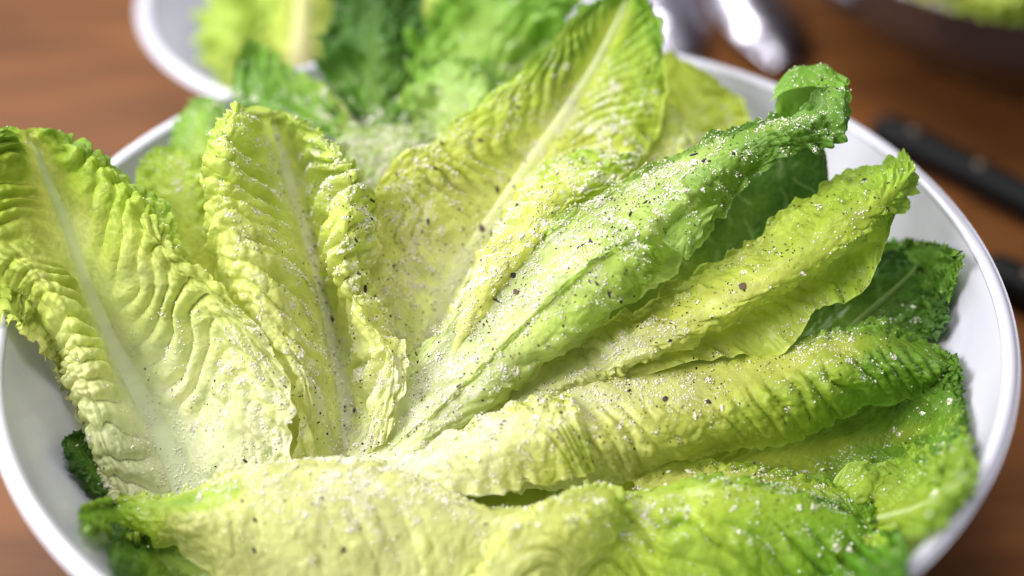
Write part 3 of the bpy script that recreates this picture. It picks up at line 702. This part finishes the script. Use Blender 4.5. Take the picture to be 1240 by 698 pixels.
# --- back left
leaf('yellow green leaf half hidden behind the pleated yellow leaf', [
 [(255,400,-2.2),(285,400,-2),(310,395,-2),(330,385,-2)],
 [(205,335,-3),(235,330,-2.5),(265,320,-2.4),(290,310,-2.6)],
 [(172,260,-3.8),(205,260,-3.2),(240,260,-3),(275,255,-3.2)],
 [(168,205,-4.4),(200,205,-4),(235,210,-3.7),(270,215,-3.8)],
 [(185,182,-4.7),(208,180,-4.5),(235,188,-4.2),(260,200,-4.2)]],
 [(0,YEL),(.4,(.45,.54,.06)),(1,(.34,.48,.05))], n=120, m=80, seed=139, pleat=(9,.0013,.3), savoy=(.0008,60))
leaf('plain green leaf upright at the rim behind the half hidden leaf', [
 [(215,240,-5.2),(235,245,-5),(260,245,-4.8),(285,240,-4.6)],
 [(205,190,-6),(230,190,-5.6),(255,190,-5.2),(275,185,-5.3)],
 [(212,150,-6.5),(232,148,-6.2),(252,146,-5.8),(272,148,-5.9)],
 [(232,122,-7),(244,118,-6.7),(258,117,-6.5),(270,124,-6.6)]],
 [(0,YG),(.5,(.24,.40,.06)),(1,(.19,.34,.05))], n=90, m=60, seed=149, pleat=(5,.0007,.3), savoy=(.0004,50))
leaf('green leaf with a yellow folded edge on the rim behind the pleated leaf', [
 [(495,215,-5.5),(470,195,-5.6),(445,175,-6.2),(425,150,-7.2)],
 [(475,172,-5.8),(440,160,-6.0),(410,140,-6.8),(390,105,-8.0)],
 [(425,172,-5.8),(395,155,-6.1),(365,125,-7.0),(350,80,-8.6)],
 [(355,152,-5.9),(338,130,-6.4),(322,98,-7.4),(318,55,-9.0)],
 [(288,138,-6.0),(282,116,-6.6),(284,85,-7.6),(300,48,-9.0)]],
 [(0,(.44,.54,.06)),(.3,(.24,.42,.035)),(.7,(.15,.34,.025)),(1,(.11,.26,.02))], n=120, m=90, seed=151, pleat=(6,.0016,.2), savoy=(.0008,40), edge_green=-.3)
leaf('grey green cheese covered leaf lying between the pleated and the tall leaf', [
 [(450,330,-3.4),(480,320,-3.4),(500,310,-3.4),(520,300,-3.4)],
 [(425,260,-4.2),(460,250,-4.2),(490,240,-4.2),(520,230,-4.2)],
 [(415,195,-5.2),(450,190,-5.2),(485,185,-5.2),(520,180,-5.4)],
 [(400,150,-6.2),(440,150,-6.2),(480,150,-6.4),(530,150,-6.6)]],
 [(0,(.60,.64,.22)),(.5,(.50,.58,.25)),(1,(.30,.42,.10))], n=90, m=60, seed=157, pleat=(6,.0009,.2))

leaf('dark green crinkled leaf flecked with cheese next to the white bowl behind', [
 [(440,240,-5.5),(465,240,-5.4),(490,238,-5.4),(515,230,-5.6)],
 [(415,170,-7.2),(450,175,-6.8),(480,172,-6.8),(510,160,-7.2)],
 [(398,105,-8.6),(435,110,-8),(470,110,-8),(508,100,-8.6)],
 [(393,45,-9.6),(432,45,-9),(470,45,-9),(512,40,-9.6)],
 [(402,-10,-10.6),(438,-15,-10.2),(475,-15,-10.2),(510,-10,-10.6)]],
 [(0,(.20,.32,.05)),(.4,MID),(.7,(.06,.16,.02)),(1,(.05,.14,.02))], n=120, m=90, seed=223, pleat=(8,.0030,.3), savoy=(.0045,22), ruffle=(.004,5), jag=.15)
leaf('broad light green crinkled leaf standing on the rim behind the tall leaf', [
 [(520,250,-5.2),(560,250,-5.2),(600,245,-5.3),(640,235,-5.4)],
 [(498,165,-7),(545,170,-6.6),(600,165,-6.6),(660,150,-7)],
 [(490,105,-8.2),(545,105,-7.8),(610,100,-7.8),(680,90,-8.2)],
 [(500,50,-9.2),(555,42,-8.9),(620,35,-8.9),(695,35,-9.2)],
 [(530,0,-10),(570,-14,-9.9),(630,-22,-9.9),(710,-15,-10.1)]],
 [(0,(.55,.62,.20)),(.4,(.36,.50,.10)),(.8,(.22,.42,.05)),(1,(.20,.40,.04))], n=120, m=90, seed=227, pleat=(7,.0030,.3), savoy=(.0040,20), ruffle=(.004,5), jag=.15)
leaf('small fresh green leaf curling in front of the broad light green one', [
 [(545,215,-5.2),(570,215,-5.0),(600,205,-5.0),(625,190,-5.2)],
 [(515,165,-6.2),(545,160,-5.8),(580,150,-5.8),(620,140,-6.2)],
 [(496,120,-7.2),(525,108,-6.8),(565,100,-6.9),(610,98,-7.3)],
 [(505,85,-8.0),(530,72,-7.8),(560,68,-7.8),(592,75,-8.0)]],
 [(0,(.56,.62,.24)),(.5,(.40,.54,.16)),(1,(.26,.46,.07))], n=110, m=80, seed=229, pleat=(6,.0026,.3), savoy=(.0030,24), ruffle=(.003,5), jag=.12)
# --- the bed of leaves lower in the bowl that the others rest on
def bed(label, ang, x0, z0, z1, cols, seed):
    ca, sa = math.cos(ang), math.sin(ang); net = []
    for i in range(6):
        u = -0.08 + 0.16 * i / 5; row = []
        for j in range(5):
            v = (-0.05 + 0.10 * j / 4) * (1 - 0.35 * abs(i - 2.5) / 2.5) + x0
            r = math.hypot(u, v)
            row.append((u * ca - v * sa, u * sa + v * ca, z0 + (z1 - z0) * (r / 0.1) ** 2 + 0.006 * abs(j - 2) / 2))
        net.append(row)
    leaf(label, net, cols, world=True, n=110, m=80, seed=seed, pleat=(12, .0012, .25), side=None)
bed('broad pale leaf flat at the very bottom of the pile', 0.1, 0.0, .030, .045, [(0, PALE), (.6, YEL), (1, YG)], 163)
bed('broad yellow green leaf deep in the pile under the pleated leaf', 1.5, 0.02, .036, .052, [(0, PALE), (.6, (.5, .58, .1)), (1, GRN)], 167)
bed('broad green leaf deep in the pile, under the pointed leaf', 0.55, 0.03, .042, .062, [(0, YEL), (.5, (.3, .42, .05)), (1, MID)], 173)

# ------------------------------------------------------------------ greens in the bowls behind
def far_leaf(label, pts, cols, seed, **kw):
    """pts: rows of (px,py,height above table in m)"""
    net = [[tuple(at_height(*p)) for p in row] for row in pts]
    return leaf(label, net, cols, world=True, keep_in=False, bowl_id=2, seed=seed, n=90, m=64, name='lettuce_leaf', **kw)
far_leaf('yellow green ruffled leaf by the near rim of the white bowl behind', [
 [(285,128,.045),(305,132,.047),(325,130,.047),(345,125,.045)],
 [(258,92,.058),(285,88,.066),(315,90,.064),(345,88,.060)],
 [(250,40,.070),(283,34,.080),(318,38,.074),(350,35,.072)],
 [(256,-30,.080),(290,-38,.088),(325,-30,.084),(352,-30,.080)]],
 [(0,(.60,.66,.20)),(.5,(.46,.58,.10)),(1,(.40,.54,.08))], 211, savoy=(.003,24), ruffle=(.004,5))
far_leaf('paler yellow leaf with a creamy rib beside it in the white bowl behind', [
 [(335,118,.045),(355,122,.050),(375,122,.050),(395,115,.048)],
 [(325,80,.062),(350,78,.070),(378,78,.070),(402,80,.064)],
 [(328,30,.076),(352,22,.084),(382,24,.082),(410,32,.076)],
 [(330,-40,.084),(355,-46,.092),(385,-42,.090),(412,-35,.082)]],
 [(0,PALE),(.4,(.62,.66,.16)),(1,(.48,.58,.10))], 213, rib=(.006,.003,.4,(.66,.60,.34)), savoy=(.0025,24), ruffle=(.003,5))
far_leaf('yellow green leaf lying across the middle of the white bowl behind', [
 [(420,20,.07),(440,0,.075),(450,-30,.08),(460,-60,.08)],
 [(480,30,.07),(500,5,.078),(515,-30,.085),(520,-60,.085)],
 [(560,30,.07),(580,0,.08),(600,-30,.09),(610,-60,.09)],
 [(650,20,.07),(670,0,.08),(690,-30,.09),(700,-60,.09)]],
 [(0,(.50,.58,.10)),(1,(.36,.50,.06))], 229)
for lab, ox, oy, cc, sd in (('olive green leaf heaped in the dark brown bowl, near its rim', 0, 0, [(0, (.50, .52, .08)), (.5, (.34, .42, .06)), (1, (.18, .30, .04))], 233),
                            ('yellowish leaf heaped in the dark brown bowl', -70, -25, [(0, (.52, .50, .08)), (1, (.40, .42, .06))], 239),
                            ('dull green leaf at the far side of the dark brown bowl', 60, -70, [(0, (.20, .28, .04)), (1, (.10, .18, .03))], 241)):
    far_leaf(lab, [
     [(1110+ox,0+oy,0.069),(1140+ox,-30+oy,0.077),(1170+ox,-60+oy,0.077),(1200+ox,-90+oy,0.071)],
     [(1160+ox,18+oy,0.073),(1195+ox,-12+oy,0.085),(1230+ox,-45+oy,0.085),(1260+ox,-80+oy,0.077)],
     [(1220+ox,30+oy,0.073),(1255+ox,-5+oy,0.087),(1290+ox,-40+oy,0.087),(1320+ox,-75+oy,0.079)],
     [(1290+ox,35+oy,0.071),(1325+ox,-2+oy,0.081),(1355+ox,-35+oy,0.081),(1385+ox,-70+oy,0.075)]], cc, sd, savoy=(.002, 30))

# ------------------------------------------------------------------ tongs and knives
def bent_bar(name, pts, wid, thk, arch, mat, parent, k=20):
    """flat bar along pts; wid/thk per point; arch lifts the middle of the cross-section"""
    pts = np.array(pts, float); n = 60
    x = np.linspace(0, len(pts) - 1, n)
    P = cr(pts, x); W = np.interp(x, np.arange(len(pts)), wid); Tk = np.interp(x, np.arange(len(pts)), thk); A = np.interp(x, np.arange(len(pts)), arch)
    tan = np.gradient(P, axis=0); tan /= np.linalg.norm(tan, axis=1, keepdims=True)
    sd = np.cross(tan, [0, 0, 1.0]); sd /= np.linalg.norm(sd, axis=1, keepdims=True)
    up = np.cross(sd, tan)
    a = np.linspace(0, 2 * np.pi, k, endpoint=False)
    cx = np.sign(np.cos(a)) * np.abs(np.cos(a)) ** 0.7; cz = np.sign(np.sin(a)) * np.abs(np.sin(a)) ** 0.7
    V = P[:, None] + sd[:, None] * (W[:, None] * .5 * cx)[..., None] + up[:, None] * (Tk[:, None] * .5 * cz + A[:, None] * (1 - cx ** 2))[..., None]
    V = V.reshape(-1, 3)
    F = grid_faces(n, k, True)
    V = np.concatenate([V, P[:1], P[-1:]]); q = len(V)
    caps = [[(j + 1) % k, j, q - 2, q - 2] for j in range(k)]
    b = (n - 1) * k
    o = mesh_obj(name, V, F, mat, parent)
    bm = bmesh.new(); bm.from_mesh(o.data); bm.verts.ensure_lookup_table()
    for j in range(k):
        bm.faces.new((bm.verts[(j + 1) % k], bm.verts[j], bm.verts[q - 2]))
        bm.faces.new((bm.verts[b + j], bm.verts[b + (j + 1) % k], bm.verts[q - 1]))
    for f in bm.faces: f.smooth = True
    bm.to_mesh(o.data); bm.free()
    return o
hinge = at_height(770, -230, 0.012)
tg = empty('serving_tongs', (hinge[0], hinge[1], 0.0))
tag(tg, 'polished steel serving tongs lying on the table behind the large bowl', 'tongs')
for ex, ey, ux, uy in ((950, 80, 902, -4), (822, 74, 800, -12)):
    e = at_height(ex, ey, 0.006); u = at_height(ux, uy, 0.010); h = np.array(hinge)
    mid = (u * 0.55 + h * 0.45); mid[2] = 0.016
    near = e * 0.6 + u * 0.4; near[2] = 0.009
    bent_bar('arm', [e, near, u, mid, h], [.012, .034, .036, .018, .014], [.0016] * 5, [.001, .007, .009, .005, .003], M_STEEL, tg)
hp = np.array(hinge)
bent_bar('hinge', [hp + [-.012, 0, -.004], hp + [0, .004, -.004], hp + [.012, 0, -.004]], [.010, .012, .010], [.016] * 3, [0] * 3, M_STEEL, tg)

def knife(a, b, label):
    A = at_height(*a, .009); B = at_height(*b, .009)
    d = (B - A); ln = np.linalg.norm(d); d /= ln
    k = empty('table_knife', (A[0], A[1], 0)); tag(k, label, 'knife', 'black handled knives beside the bowl')
    L = 0.105
    bent_bar('handle', [A + d * L * t for t in (0, .03, .15, .5, .85, 1)], [.008, .013, .015, .013, .014, .012], [.007, .012, .014, .013, .013, .011], [0] * 6, M_BLACK, k)
    bl = A + d * L; bl2 = A + d * (L + .115)
    for p in (bl, bl2): p[2] = .0075
    bent_bar('blade', [bl - d * .004, bl * .7 + bl2 * .3, bl * .3 + bl2 * .7, bl2], [.014, .019, .018, .003], [.0016, .0014, .0012, .0008], [0] * 4, M_STEEL, k)
    for t in (.18, .5, .82):
        c = A + d * L * t; c[2] = .009 + .0066
        ring = [(c[0] + .0024 * math.cos(x), c[1] + .0024 * math.sin(x), z) for z in (c[2] - .003, c[2] + .0004) for x in np.linspace(0, 2 * math.pi, 12, endpoint=False)]
        F = [(i, (i + 1) % 12, 12 + (i + 1) % 12, 12 + i) for i in range(12)] + [(12, 12 + 2 * i - 1, 12 + 2 * i, 12 + 2 * i + 1) for i in range(1, 6)]
        F = [f for f in F if max(f) < 24]
        mesh_obj('rivet', ring, F, M_RIVET, k)
knife((1062, 152), (1300, 272), 'riveted black handled knife between the large bowl and the brown bowl')
knife((1192, 322), (1420, 440), 'riveted black handled knife close beside the large bowl')

# ------------------------------------------------------------------ cheese and pepper, fallen from above
allV = np.concatenate([v for v, f in ALL_LEAVES]); offs = np.cumsum([0] + [len(v) for v, f in ALL_LEAVES[:-1]])
allF = np.concatenate([f + o for (v, f), o in zip(ALL_LEAVES, offs)])
bvh = BVHTree.FromPolygons(allV.tolist(), allF.tolist())
def fall(n, B, base, clump, scale, nz_pow=1.0):
    xy = rng.uniform(-0.16, 0.16, (n, 2))
    out = []
    dn = Vector((0.05, 0.08, -1)).normalized()
    cl = fbm(xy[:, 0] / scale, xy[:, 1] / scale, 501, 3)
    for (x, y), c in zip(xy, cl):
        hit = bvh.ray_cast(Vector((x, y, 0.40)), dn)
        if hit[0] is None: continue
        nrm = hit[1] if hit[1].z > 0 else -hit[1]
        if nrm.z < 0.12: continue
        out.append((*hit[0], *nrm, c))
    out = np.array(out)
    px, py = project(out[:, :3])
    d = (dens(px, py, B) + base) * np.clip(1 + clump * out[:, 6], 0, 3) * np.clip(out[:, 5], 0, 1) ** nz_pow
    keep = rng.uniform(0, 1, len(out)) < np.clip(d, 0, 1.0)
    return out[keep]

OCT = np.array([(1, 0, 0), (-1, 0, 0), (0, 1, 0), (0, -1, 0), (0, 0, 1), (0, 0, -1)], float)
OCF = np.array([(0, 2, 4), (2, 1, 4), (1, 3, 4), (3, 0, 4), (2, 0, 5), (1, 2, 5), (3, 1, 5), (0, 3, 5)])
def rand_rot(n):
    q = rng.normal(size=(n, 4)); q /= np.linalg.norm(q, axis=1, keepdims=True)
    w, x, y, z = q.T
    return np.stack([1 - 2 * (y * y + z * z), 2 * (x * y - z * w), 2 * (x * z + y * w), 2 * (x * y + z * w), 1 - 2 * (x * x + z * z), 2 * (y * z - x * w),
                     2 * (x * z - y * w), 2 * (y * z + x * w), 1 - 2 * (x * x + y * y)], -1).reshape(-1, 3, 3)
def scatter(name, pts, size, mat, stretch=(1, 1, 1), lift=0.25):
    n = len(pts)
    S = size * np.stack([rng.uniform(.6, 1.3, n) * s for s in stretch], -1)
    V = OCT[None] * rng.uniform(.75, 1.25, (n, 6, 1)) * S[:, None]
    V = np.einsum('nij,nkj->nki', rand_rot(n), V)
    V = V + (pts[:, None, :3] + pts[:, None, 3:6] * (size.min(axis=-1, keepdims=True)[:, None] * lift if size.ndim > 1 else lift * size.mean()))
    F = (OCF[None] + 6 * np.arange(n)[:, None, None]).reshape(-1, 3)
    return mesh_obj(name, V.reshape(-1, 3), F, mat, smooth=True)
pc = fall(420000, CH, .002, 3.2, .0048, 0.5)
cen = fall(30000, CH, 0.0, 1.5, .006, 0.5)[:900]
cl = []
for p in cen:
    k = int(rng.integers(8, 46)); sp = rng.uniform(.0004, .0011)
    off = rng.normal(size=(k, 3)) * sp; nn_ = p[3:6]
    off -= (off @ nn_)[:, None] * nn_
    q = np.repeat(p[None], k, 0); q[:, :3] += off + nn_ * np.abs(rng.normal(size=(k, 1))) * .00016
    cl.append(q)
pc = np.concatenate([pc] + cl)
sz = (0.00012 + 0.00030 * rng.uniform(0, 1, len(pc)) ** 3)[:, None]
print('cheese grains', len(pc))
tag(scatter('grated_cheese', pc, sz, M_CHEESE), 'fine white grated cheese dusted over the leaves', 'cheese', kind='stuff')
pp = fall(75000, PP, .003, 1.9, .008, 0.4)
print('pepper', len(pp))
big = pp[:280]; small = pp[280:5200]
tag(scatter('pepper_dust', small, (0.00015 + 0.00026 * rng.uniform(0, 1, len(small)) ** 2)[:, None], M_PEPPER, (1.4, 1, .6)), 'fine black pepper specks sprinkled over the leaves', 'pepper', kind='stuff')

def lump_mesh(name, mat, flat, seed, sub=1):
    bm = bmesh.new(); bmesh.ops.create_icosphere(bm, subdivisions=sub, radius=1)
    rr = random.Random(seed)
    for v in bm.verts:
        v.co *= rr.uniform(.45, 1.3); v.co.z *= flat; v.co.x *= 1.25
    me = bpy.data.meshes.new(name); bm.to_mesh(me); bm.free(); me.materials.append(mat); return me
M_PEPPER2, _nt, _p = principled('brown_pepper', (0.085, 0.050, 0.028), 0.7)
pm = [lump_mesh('pepper_flake', M_PEPPER if i < 5 else M_PEPPER2, .5, 10 + i, 1) for i in range(6)]
for i, p in enumerate(big):
    o = bpy.data.objects.new('pepper_flake', pm[i % 6]); COL.objects.link(o)
    nrm = Vector(p[3:6]); r = 0.00036 + 0.00075 * random.random() ** 3
    o.scale = (r * random.uniform(.9, 1.5), r * random.uniform(.45, 1), r)
    o.rotation_mode = 'QUATERNION'
    o.rotation_quaternion = nrm.to_track_quat('Z', 'Y') @ Matrix.Rotation(random.uniform(0, 6.28), 3, 'Z').to_quaternion()
    o.location = Vector(p[:3]) + nrm * r * .25
    tag(o, 'coarse black pepper flake lying on the lettuce', 'pepper flake', 'coarse pepper flakes on the leaves')
cm = [lump_mesh('cheese_crumb', M_CHEESE, .8, 40 + i, 2) for i in range(5)]
crumbs = fall(3000, [(1100,440,60,.5),(900,480,60,.3),(700,470,60,.5),(880,620,90,.6),(640,620,60,.3),(720,190,40,.6),(330,190,60,.4),(420,230,40,.6),(600,200,50,.4)], .004, .6, .01)[:70]
for i, p in enumerate(crumbs):
    o = bpy.data.objects.new('cheese_crumb', cm[i % 5]); COL.objects.link(o)
    r = 0.00045 + 0.0007 * random.random() ** 3; nrm = Vector(p[3:6])
    o.scale = (r * random.uniform(.7, 1.4), r * random.uniform(.7, 1.2), r * .8); o.rotation_euler = (random.random() * 6, random.random() * 6, random.random() * 6)
    o.location = Vector(p[:3]) + nrm * r * .4
    tag(o, 'rounded white cheese crumb sitting on the lettuce', 'cheese crumb', 'larger cheese crumbs on the leaves')
